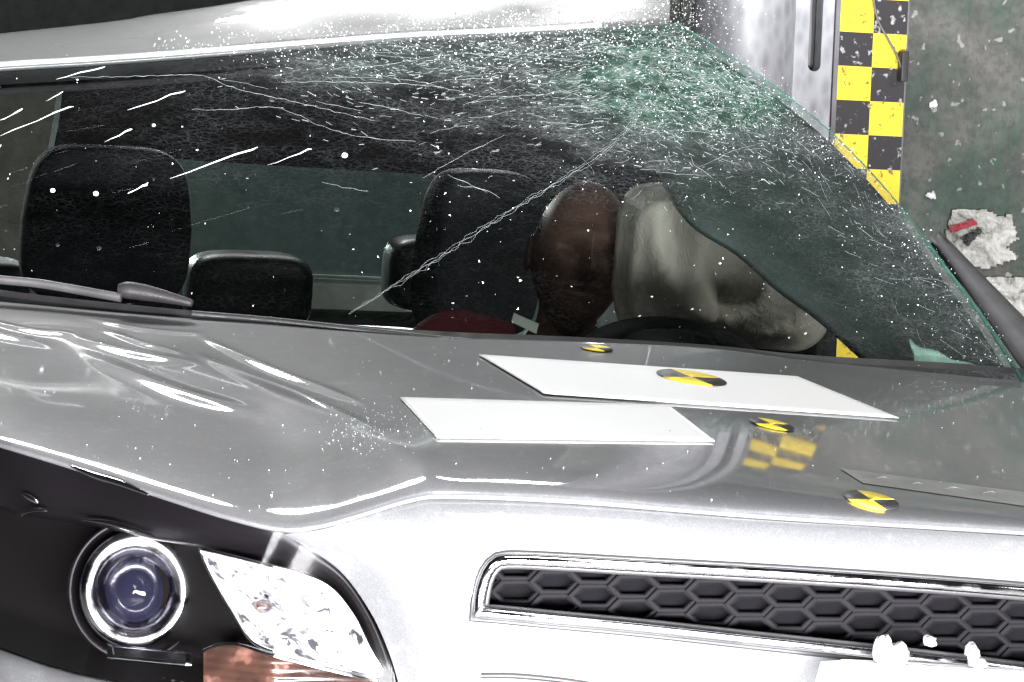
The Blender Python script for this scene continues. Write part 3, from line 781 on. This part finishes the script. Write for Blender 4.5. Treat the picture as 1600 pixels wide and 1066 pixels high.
for c_ in ([(110, 122), (200, 121), (300, 118), (325, 122), (370, 140), (450, 158), (520, 175), (585, 190)],
           [(300, 172), (350, 173), (410, 168), (450, 175), (520, 205), (580, 217), (650, 222)],
           [(440, 130), (520, 129), (640, 133), (700, 140), (745, 152)], [(520, 108), (600, 103), (700, 86), (770, 88)],
           [(585, 118), (650, 128), (692, 138)], [(560, 160), (610, 170), (662, 183)], [(840, 190), (900, 195), (950, 190)],
           [(750, 152), (830, 150), (900, 140), (965, 118)], [(1000, 212), (1060, 205), (1125, 212)], [(660, 280), (730, 240), (790, 212)],
           [(700, 275), (740, 292), (760, 302)], [(715, 290), (760, 300), (780, 310)], [(1090, 262), (1108, 255), (1150, 235), (1190, 225)]):
    crack(c_, S_*.8, 2.5)
for k in range(75):
    u = random.gauss(900, 190); v = by_u(sorted(WT), u)[0]+14+abs(random.gauss(0, 85))
    if u > 1130 or u < 330 or v > 330: continue
    L = random.uniform(14, 85); sl = random.gauss(.02+(.22 if u < 700 else -.12), .16)
    crack([(u-L/2, v-sl*L/2), (u, v+random.gauss(0, 1.5)), (u+L/2, v+sl*L/2)], S_*random.uniform(.2, .45), 2)
for k in range(230):
    s = random.random(); t = random.random()
    u = random.gauss(1130, 120); v = random.gauss(140, 70)
    if u > 1330 or v < 70 or v > 330: continue
    a = random.gauss(.25, .5); L = random.uniform(8, 34)
    d = (math.cos(a)*L/2, math.sin(a)*L/2)
    lim = by_u(sorted(WR), u+abs(d[0]))[0] if u > 1050 else 0
    if v-abs(d[1]) < lim+6: continue
    crack([(u-d[0], v-d[1]), (u+random.gauss(0, 2), v+random.gauss(0, 2)), (u+d[0], v+d[1])], S_*random.uniform(.2, .5), 2)
for k in range(70):
    j = random.randrange(5, 60); u, v = WR[j]; u -= random.uniform(8, 120)**1.0; v += random.uniform(4, 26); a = random.gauss(.86, .35); L = random.uniform(10, 60)
    if v > by_u(sorted(WB), u)[0]-16: continue
    crack([(u-math.cos(a)*L/2, v-math.sin(a)*L/2), (u, v), (u+math.cos(a)*L*.2, v+math.sin(a)*L*.2)], S_*random.uniform(.2, .5), 2)
for k in range(1700):                       # short flecks
    if random.random() < .55:
        u = random.gauss(860, 190); v = by_u(sorted(WT), min(u, 1060))[0]+12+abs(random.gauss(0, 70)); a = random.gauss(.02+(.25 if u < 650 else -.15), .22)
    else: u = random.gauss(1120, 95); v = random.gauss(150, 62); a = random.gauss(.3, .6)
    L = random.uniform(3, 13)*.5; w = random.uniform(.00012, .0004)
    if u < 330 or v > 330 or (u > 1050 and v < by_u(sorted(WR), u+L)[0]+L+4): continue
    if u <= 1050 and v < by_u(sorted(WT), u)[0]+8: continue
    ck.tube([on_ws(u-math.cos(a)*L, v-math.sin(a)*L, .001), on_ws(u+math.cos(a)*L, v+math.sin(a)*L, .001)], w, 3)
ck.build('cracks', CRACK, ws)
# thick broken edge on the right
ed = MB(); q = arc([(u-3, v) for u, v in WR], 120)
ed.tube([on_ws(u+1.5*noise.noise((k*.7, 0, 0)), v+1.5*noise.noise((k*.7, 3, 0)), .001) for k, (u, v) in enumerate(q)], [.0012+.0008*noise.noise((k*.5, 7, 0)) + (.0022 if k < 42 else 0) for k in range(120)], 6)
ed.build('broken_edge', TEAL, ws)
# pale sheet added for bright ground seen through the tinted lower right corner
rows = [[on_ws(lerp(1446, 1580, i/14)-24*(j/10)*(1-i/20.)+10*(j/10), lerp(572, 580, i/14)-lerp(58, 10, (i/14)**.7)*(j/10)*1.0, -.02+.006*noise.noise((i*.4, j*.4, 1))) for j in range(11)] for i in range(15)]
BRIGHTP = plastic('pale_green_patch', (.34, .56, .47), .5, .6, 120)
MB().grid(rows).build('bright_patch', BRIGHTP, ws, solid=.004)

# ---------------- pillar and door frame outside on the right, inner pillar
P = [on_ws(u, v, -.018) for u, v in ((1060, 40), (1130, 84), (1220, 145), (1310, 220), (1398, 314), (1476, 422), (1536, 502), (1600, 600))]
Q = [on_ws(u, v, -.07) for u, v in ((1030, 150), (1068, 240), (1110, 296), (1180, 340), (1245, 396), (1315, 447), (1405, 528), (1480, 612))]
rows = [[lerp(a, b, t)+Vector((0, .012*math.sin(math.pi*t), 0)) for t in (0, .25, .5, .75, 1)] for a, b in zip(smooth([tuple(p) for p in P], 5), smooth([tuple(p) for p in Q], 5)) for a, b in ((Vector(a), Vector(b)),)]
PILL = plastic('dusty_dark_pillar_trim', (.015, .026, .021), .7, .3, 200)
MB().grid(rows).build('inner_pillar', PILL, car, solid=.012, off=0)
rows = []
for i in range(20):
    t = i/19; u, v = lerp(1452, 1640, t), lerp(372, 640, t); w = lerp(18, 66, t)
    rows.append([on_y(u, v, 1.75-.5*t), on_y(u+w*.3, v-w*.12, 1.735-.5*t), on_y(u+w*.7, v-w*.34, 1.75-.5*t), on_y(u+w, v-w*.55, 1.79-.5*t)])
MB().grid(rows).build('door_frame', DUSTP, car, solid=.03, off=-1)

# ---------------- roof
def rt(u, t):
    v0 = by_u(sorted(WT), u)[0]; P0 = on_ws(u, v0-3, .0)
    vs = by_u([(-140, 74), (0, 55), (150, 38), (300, 16), (420, -2), (600, -22), (800, -34), (1060, -20)], u)[0]
    P1 = on_y(u, vs, P0.y+.75)
    P = P0.lerp(P1, t); P.z += .022*math.sin(math.pi*min(1, t))*.9
    if t > 1:
        P = P1+Vector((.0, (t-1)*1.15, -.10*(t-1)**2-.0*(t-1)))
    return P
NR = 110; rows = []
UR = [lerp(-140, 1046, i/(NR-1)) for i in range(NR)]
for u in UR:
    P0 = rt(u, 0)
    row = [P0+Vector((0, .02, -.020)), P0+Vector((0, -.004, -.010)), P0+Vector((0, -.006, -.003))]
    row += [rt(u, k/20)+Vector((0, 0, .004*noise.noise((u*.008, k*.15, 2))*min(1, k/4)*(1 if u > 250 else .3))) for k in range(31)]
    rows.append(row)
roof = MB().grid(rows).build('roof', PAINT, car)
rows = [[p+Vector((0, .01, -.035-.01*min(1, k/6))) for k, p in enumerate(r_[2:])] for r_ in rows]
MB().grid(rows).build('headliner', LINER, car, solid=.01)
MB().tube([on_ws(u, by_u(sorted(WT), u)[0]-1, .003) for u in UR[:100]], .0042, 8).build('windscreen_moulding', PALE, car)
# rubber band under the moulding
MB().grid([[on_ws(u, by_u(sorted(WT), u)[0]+4+j*5, -.006) for j in range(5)] for u in UR]).build('windscreen_seal', BLK, car)

# ---------------- wiper and cowl
wp = smooth([(-60, 452), (0, 460), (60, 466), (120, 476), (190, 489)], 5)
wa = MB().tube([on_ws(u, v-2, .025) for u, v in wp], [.0072]*len(wp), 10, flat=.8).build('wiper_arm', ARM, car)
w2 = smooth([(186, 478), (215, 481), (260, 490), (300, 500)], 4)
MB().tube([on_ws(u, v, .03) for u, v in w2], [.008, .010, .012, .0125, .012, .012, .011, .010, .009, .008, .007, .006, .005][:len(w2)], 10).build('wiper_joint', TRIM, wa)
w3 = smooth([(300, 501), (420, 511), (560, 526), (700, 542), (840, 553), (960, 560)], 4)
MB().tube([on_ws(u, v, .012) for u, v in w3], .005, 8).build('wiper_blade', TRIM, wa)
rows = [[on_ws(u, by_u(sorted(WB), u)[0]-26+j*10, .004-.012*j*.5) for j in range(5)] for u in [lerp(-140, 1600, i/60) for i in range(61)]]
MB().grid(rows).build('cowl', TRIM, car)

# ---------------- cabin
MB().grid([[Vector((x, y, .985+.02*math.sin(3*x+1)-.03*(y-1.15))) for y in (1.12, 1.3, 1.5, 1.7, 1.78)] for x in [-.72+.09*k for k in range(17)]]).build('dashboard', CABIN, car, solid=.12)
for x in (-.80, .80): MB().box((x, 2.5, .81), (.03, .95, .15), bev=.02).build('door_card', CABIN, car)
MB().box((0.02, 2.5, .52), (.78, 1.2, .02)).build('cabin_floor', CABIN, car)
# rear wall of the cabin with the rear window
def yq(us, vs, Y, Y2): 
    P = [on_y(u, v, Y) for u, v in zip(us, vs)]; return P, [p+Vector((0, Y2-Y, 0)) for p in P]
hull('rear_header', *yq((104, 1320, 1320, 690, 480, 265, 180, 78, 92), (88, 60, 300, 274, 262, 248, 246, 262, 190), 3.70, 3.76), LINER, car)
hull('rear_pillar', *yq((690, 1320, 1320, 690), (270, 296, 640, 640), 3.72, 3.78), CABIN, car)
hull('rear_sill', *yq((-150, 700, 700, 490, 280, -150), (458, 486, 640, 640, 620, 600), 3.70, 3.76), CABIN, car)
rg = [on_y(u, v, 3.74) for u, v in ((-150, 120), (695, 150), (695, 500), (-150, 470))]
obj('rear_window', rg, [(0, 1, 2, 3)], REARG, car, flat=True)
hull('parcel_shelf', *yq((480, 700, 700, 480), (434, 440, 490, 482), 3.66, 3.69), PALE, car)
MB().tube([on_y(u, v, 3.64) for u, v in smooth([(470, 431), (540, 433), (620, 437), (700, 442)], 4)], .004, 6).build('shelf_edge', PALE, car)
# lighter objects behind the passenger seat
hull('bench_side', *yq((188, 232, 244, 200), (432, 434, 462, 466), 2.9, 2.95), DUSTP, car)
hull('bench_side', *yq((236, 282, 286, 238), (434, 432, 472, 472), 3.0, 3.04), DUSTP, car)
bt = MB().tube([on_y(u, v, 2.9) for u, v in ((168, 465), (225, 467))], .004, 6).build('belt_buckle', CHROME, car)
# front seats
def seat(u, v, w, h, Y, name, rz=0.0, sh=.17):
    c = on_y(u, v, Y); k = (Y-CAM.y+.6)/FPX
    e = bpy.data.objects.new(name, None); COL.objects.link(e); e.location = (c.x, Y, .5); e.parent = car
    e.matrix_parent_inverse = Matrix.Translation(car.location).inverted()
    def puff(p): return Vector((p.x*(1-.10*max(0, p.z)/.12), p.y, p.z))
    under(cushion(c, (w*k/2, .055, h*k/2), rz, .42, 24, .12, puff).build('headrest', FABRIC, None), e)
    for sx in (-.05, .05):
        under(MB().tube([c+Vector((sx, .0, -h*k/2+.03)), c+Vector((sx, .02, -h*k/2-.10))], .007, 8).build('headrest_post', CHROME, None), e)
    under(cushion(c+Vector((0, .05, -h*k/2-.36)), (.245, .085, .31), rz, .5, 24, -.12).build('seat_back', FABRIC, None), e)
    under(cushion(c+Vector((0, -.22, -h*k/2-.62)), (.25, .27, .08), rz, .5, 24).build('seat_cushion', FABRIC, None), e)
seat(166, 350, 246, 226, 2.35, 'front_seat')
seat(748, 395, 196, 250, 2.30, 'front_seat', .2)
# rear bench with three headrests
c = on_y(387, 470, 3.1); 
rb = cushion(Vector((c.x, 3.18, .74)), (.62, .09, .22), 0, .4, 26).build('rear_bench', VINYL, car)
for (u, v, w, h) in ((387, 455, 206, 128), (680, 428, 172, 124), (-20, 452, 130, 100)):
    cc = on_y(u, v, 3.12); k = 7.0/FPX
    hr = cushion(cc, (w*k/2, .06, h*k/2), 0, .5, 26, .1)
    hr.build('rear_headrest', VINYL, rb)

# ---------------- steering wheel, curtain airbag
cw = on_y(1050, 590, 1.62); rows = []
hw = [cw+Vector((.165*math.cos(a), .06*math.sin(a), .082*math.sin(a)))for a in [2*math.pi*k/48 for k in range(48)]]
sw = MB().tube(hw, .016, 10, closed=True).build('steering_wheel', CABIN, car)
cushion(on_y(1045, 566, 1.60), (.085, .05, .055), 0, .7, 16).build('wheel_hub', CABIN, sw)
# airbag: a closed pillow built between two depth fields over its outline
AO = smooth([(965, 330), (985, 295), (1030, 285), (1080, 292), (1130, 300), (1180, 330), (1230, 380), (1272, 432), (1292, 480), (1290, 520), (1255, 548), (1200, 546), (1120, 540), (1040, 545), (975, 520), (955, 450)], 5)
AO = arc(AO+[AO[0]], 121)[:-1]; acx, acy = 1115, 425
def dseg(u, v, pl_): return abs(dist_pl(u, v, pl_))
UF = [(1092, 310), (1094, 370), (1110, 430), (1135, 462), (1160, 468)]
UF = smooth(UF, 4)
ROLLS = [(smooth([(1040, 285), (1036, 350), (1048, 420), (1080, 482), (1130, 502), (1186, 480), (1206, 420), (1196, 360)], 5), 47, .100), (smooth([(990, 300), (982, 380), (985, 470), (1010, 530)], 5), 32, .045),
         (smooth([(1060, 530), (1150, 535), (1230, 520)], 5), 44, .045), (smooth([(1232, 440), (1262, 485), (1255, 525)], 5), 44, .045), (smooth([(1090, 300), (1150, 320), (1200, 370)], 5), 30, .03)]
def bag_d(u, v, t):
    acc = .028**3
    for p_, w_, h_ in ROLLS:
        q = abs(dist_pl(u, v, p_))/w_
        acc += (h_*math.exp(-q*q*.9))**3
    d = .02*math.sqrt(max(0, 1-(1-t)**2))+acc**(1/3)
    d += .03*(430-v)/130.
    d += .006*noise.noise((u*.018, v*.018, 3))-.006*max(0, 1-abs(math.sin(u*.045+v*.018+2.5*noise.noise((u*.012, v*.012, 6))))*3.5)*sstep(960, 1000, u)+.0018*noise.noise((u*.07, v*.05, 8))*(1+3*sstep(1190, 1230, u))
    return d
f_rows, b_rows = [], []
for (u, v) in AO:
    fr_, br_ = [], []
    for k in range(29):
        t = k/28; uu, vv_ = lerp(u, acx, t), lerp(v, acy, t)
        e = min(1, t*5); Y0 = 1.80
        fr_.append(on_y(uu, vv_, Y0-bag_d(uu, vv_, t)*e)); br_.append(on_y(uu, vv_, Y0+.07*math.sqrt(max(0, 1-(1-t)**2))))
    f_rows.append(fr_); b_rows.append(list(reversed(br_)))
bag = MB().grid([b_[:-1]+f for b_, f in zip(b_rows, f_rows)], 0, True).build('curtain_airbag', AIRBAG, car)

# ================================================================== crash test dummy (driver)
hc = on_y(906, 404, 1.93)
dm = empty('person', (hc.x, 2.05, 0), 'brown skinned crash test dummy in red clothing leaning against the pale airbag', 'crash dummy')
def head_mesh():
    rows = []; n, m = 64, 48
    for i in range(n+1):
        a = -math.pi+2*math.pi*i/n; row = []
        for j in range(m+1):
            b = -math.pi/2+math.pi*j/m
            x, y, z = math.cos(b)*math.sin(a), -math.cos(b)*math.cos(a), math.sin(b)
            p = Vector((.078*x, .098*y, .122*z))
            if z < 0: p.x *= 1-.30*(-z)**1.3; p.y += -.012*(-z)*(1 if y < 0 else 0)
            fr_ = max(0, -y)
            def g(cx, cz, sx, sz): return math.exp(-((p.x-cx)/sx)**2-((p.z-cz)/sz)**2)*fr_**2
            p.y -= .040*g(0, -.030, .012, .016)+.020*g(0, -.005, .008, .028)
            p.y -= .012*g(0, .030, .05, .012)
            p.y += .030*(g(-.031, .004, .015, .010)+g(.031, .004, .015, .010))
            p.y -= .012*(g(-.031, .003, .008, .005)+g(.031, .003, .008, .005))
            p.y -= .013*(g(0, -.058, .022, .005)+g(0, -.069, .018, .005)); p.y += .020*g(0, -.0635, .026, .0035)
            p.y -= .010*g(0, -.095, .02, .014)
            p.y -= .006*(g(-.045, -.02, .02, .02)+g(.045, -.02, .02, .02))
            row.append(p)
        rows.append(row)
    return rows
M = Matrix.Scale(1.10, 3) @ Matrix.Rotation(math.radians(8), 3, 'Y') @ Matrix.Rotation(math.radians(-12), 3, 'Z') @ Matrix.Rotation(math.radians(-6), 3, 'X')
bdm = MB().grid([[hc+M @ p for p in r_] for r_ in head_mesh()])
for sx in (-1, 1):
    q = cushion((0, 0, 0), (.006, .018, .030), 0, 1, 12); bdm.add([hc+M @ (v+Vector((sx*.079, .012, -.004))) for v in q.v], q.f)
def loft(mb, st_, k=28):
    """elliptical sections: (centre, rx, ry)"""
    rows = [[Vector(c)+Vector((rx*math.cos(2*math.pi*a/k), ry*math.sin(2*math.pi*a/k), 0)) for c, rx, ry in st_] for a in range(k)]
    mb.grid(rows, 0, True)
    mb.add([r_[0] for r_ in rows], [tuple(range(k))]); mb.add([r_[-1] for r_ in rows], [tuple(range(k))])
    return mb
nk = hc+Vector((.0, .03, 0))
loft(bdm, [(nk+Vector((0, 0, -.05)), .05, .055), (nk+Vector((-.005, .01, -.11)), .052, .058), (nk+Vector((-.01, .03, -.16)), .075, .07), (nk+Vector((-.02, .06, -.20)), .16, .10), (nk+Vector((-.02, .09, -.26)), .19, .115), (nk+Vector((-.02, .11, -.40)), .17, .12), (nk+Vector((-.02, .12, -.60)), .16, .11)])
body = bdm.build('body', SKIN, dm)
rm = body.modifiers.new('remesh', 'REMESH'); rm.mode = 'VOXEL'; rm.voxel_size = .0026; rm.use_smooth_shade = True
sh = MB()
loft(sh, [(nk+Vector((-.01, .03, -.155)), .085, .08), (nk+Vector((-.02, .055, -.185)), .155, .105), (nk+Vector((-.02, .09, -.26)), .205, .13), (nk+Vector((-.02, .11, -.40)), .185, .135), (nk+Vector((-.02, .12, -.62)), .175, .125)])
sh.tube(smooth([tuple(nk+Vector((-.10, .06, -.165))), tuple(nk+Vector((-.18, .05, -.15))), tuple(nk+Vector((-.24, .02, -.17))), tuple(nk+Vector((-.28, -.04, -.24))), tuple(nk+Vector((-.27, -.16, -.28)))], 5), [.05]*5+[.055]*5+[.055]*5+[.05]*6, 14)
sh.tube(smooth([tuple(nk+Vector((.10, .09, -.22))), tuple(nk+Vector((.19, .09, -.28))), tuple(nk+Vector((.21, .04, -.42)))], 5), .055, 14)
sr = sh.build('shirt', RED, dm)
rm = sr.modifiers.new('remesh', 'REMESH'); rm.mode = 'VOXEL'; rm.voxel_size = .007; rm.use_smooth_shade = True
dg = bpy.context.evaluated_depsgraph_get()
for o_ in (body, sr):
    nm = bpy.data.meshes.new_from_object(o_.evaluated_get(dg)); o_.modifiers.clear(); o_.data = nm
    for p in nm.polygons: p.use_smooth = True
# small white tag lying on the dashboard edge
tg = hull('paper_tag', [on_y(u, v, 1.55) for u, v in ((803, 489), (842, 506), (838, 522), (799, 503))], [on_y(u, v, 1.555)for u, v in ((803, 489), (842, 506), (838, 522), (799, 503))], PALE, None)
tag(tg, 'small pale tag lying tilted on the dashboard beside the red shirt', 'tag')

# ================================================================== broken glass
def shard(mb, P, s):
    a = [Vector((random.gauss(0, 1), random.gauss(0, 1), random.gauss(0, 1))).normalized()*s*random.uniform(.5, 1.2) for _ in range(4)]
    mb.add([P+x for x in a], [(0, 1, 2), (0, 3, 1), (1, 3, 2), (0, 2, 3)])
gl = MB()
for k in range(5200):                       # spray above roof edge and upper windscreen
    u = random.uniform(240, 1080) if random.random() < .5 else random.gauss(820, 190); 
    if u > 1085 or u < 120: continue
    v0 = by_u(sorted(WT), min(u, 1060))[0]; w = sstep(200, 700, u)
    v = v0+random.gauss(4, 9+34*w)
    if v < -20 or random.random() > .25+.75*w: continue
    P = on_ws(u, max(v, v0), .01+random.random()*.04) if v > v0 else on_y(u, v, on_ws(u, v0).y+random.uniform(.0, .25))
    shard(gl, P, random.choice((.0007, .0009, .0012, .0016, .0022)))
for k in range(2600):                       # on the frosted corner and along the right edge
    if random.random() < .6: u, v = random.gauss(1110, 110), random.gauss(150, 75)
    else:
        q = random.choice(WR); u, v = q[0]-abs(random.gauss(0, 60)), q[1]+random.gauss(8, 14)
    if v > by_u(sorted(WB), u)[0]-18 or v < (by_u(sorted(WR), u)[0]+4 if u > 1060 else 50): continue
    shard(gl, on_ws(u, v, .003+random.random()*.02), random.choice((.0006, .0008, .0011, .0015)))
for k in range(420):                        # scattered over the rest of the screen
    u, v = random.uniform(0, 1500), random.uniform(110, 560)
    if v > by_u(sorted(WB), u)[0]-24 or v < (by_u(sorted(WR), u)[0]+6 if u > 1060 else 60): continue
    if u < 620 and random.random() < .6: continue
    shard(gl, on_ws(u, v, .006+random.random()*.05), random.choice((.0008, .001, .0014, .002, .0028)))
for k in range(500):                        # in front of the grey pole
    u, v = random.gauss(1090, 45), random.gauss(20, 40)
    if v > by_u(sorted(WR), max(u, 1061))[0]: continue
    shard(gl, on_y(u, v, random.uniform(1.8, 2.1)), random.choice((.0009, .0012, .0017)))
for k in range(620):                        # crumbs on the bonnet
    if random.random() < .5: u, v = random.gauss(580, 45), random.gauss(665, 22)
    else: u, v = random.uniform(0, 1600), random.uniform(520, 800)
    if v > by_u(FE, u)[0]-8 or v < by_u(RE, u)[0]+6: continue
    shard(gl, on_bonnet(u, v, .001), random.choice((.0005, .0007, .0009, .0013)))
g_ = gl.build('glass_debris', SHARD, None, flat=True)
tag(g_, 'sparkling crumbs of broken glass sprayed over the roof edge, windscreen and bonnet', 'broken glass', None, 'stuff')
SP = [((5, 231), (40, 216), 3), ((5, 254), (118, 210), 2.6), ((90, 166), (165, 150), 2.6), ((200, 215), (288, 187), 3), ((165, 262), (208, 248), 3), ((265, 321), (400, 277), 3.2), ((200, 345), (232, 333), 4.2), ((415, 300), (480, 280), 2.4), ((75, 201), (101, 190), 2), ((-10, 283), (8, 274), 3)]
SL = ['short bright glass splinter at the far left, upper of the two beside the headrest top', 'long thin glass splinter at the far left above the passenger headrest', 'thin glass splinter highest of all, under the left roof edge', 'glass splinter slanting above the right shoulder of the passenger headrest', 'small glass splinter just above the top of the passenger headrest',
      'longest glass splinter, slanting right of the passenger headrest before the rear window', 'stubby bright glass splinter before the middle of the passenger headrest', 'faint glass splinter before the rear window, right of the longest one', 'tiny faint glass splinter above the long one at far left', 'bright glass splinter cut by the left edge of the photo']
for ((a, b), (c, d), w), lb in zip(SP, SL):
    o_ = on_ws(a, b, .05); e_ = on_ws(c, d, .055); rr = w*.34*5.3/FPX
    jt = lambda: Vector((random.gauss(0, .0006), 0, random.gauss(0, .0009)))
    s_ = MB().tube([o_.lerp(e_, t)+jt() for t in (0, .2, .5, .75, .93, 1)], [rr*.1, rr*random.uniform(.2, .6), rr*random.uniform(.3, .9), rr*random.uniform(.7, 1.2), rr*random.uniform(.8, 1.3), rr*.3], 5).build('glass_splinter', SHARD, None, flat=True)
    tag(s_, lb, 'glass splinter', 'bright glass splinters in front of the windscreen')
for (u, v, w, lb) in ((532, 285, 5, 'round white glass pellet in front of the rear window'), (240, 238, 3, 'tiny glass pellet right above the passenger headrest top'), (86, 340, 4, 'glass pellet before the left half of the passenger headrest'), (152, 345, 4.5, 'glass pellet before the middle of the passenger headrest, left of the stubby splinter')):
    s_ = cushion(on_ws(u, v, .05), (w*5.2/FPX, w*5.2/FPX, w*4.5/FPX), 0, .9, 8).build('glass_pellet', SHARD, None, flat=True)
    tag(s_, lb, 'glass pellet', 'loose glass pellets in front of the windscreen')
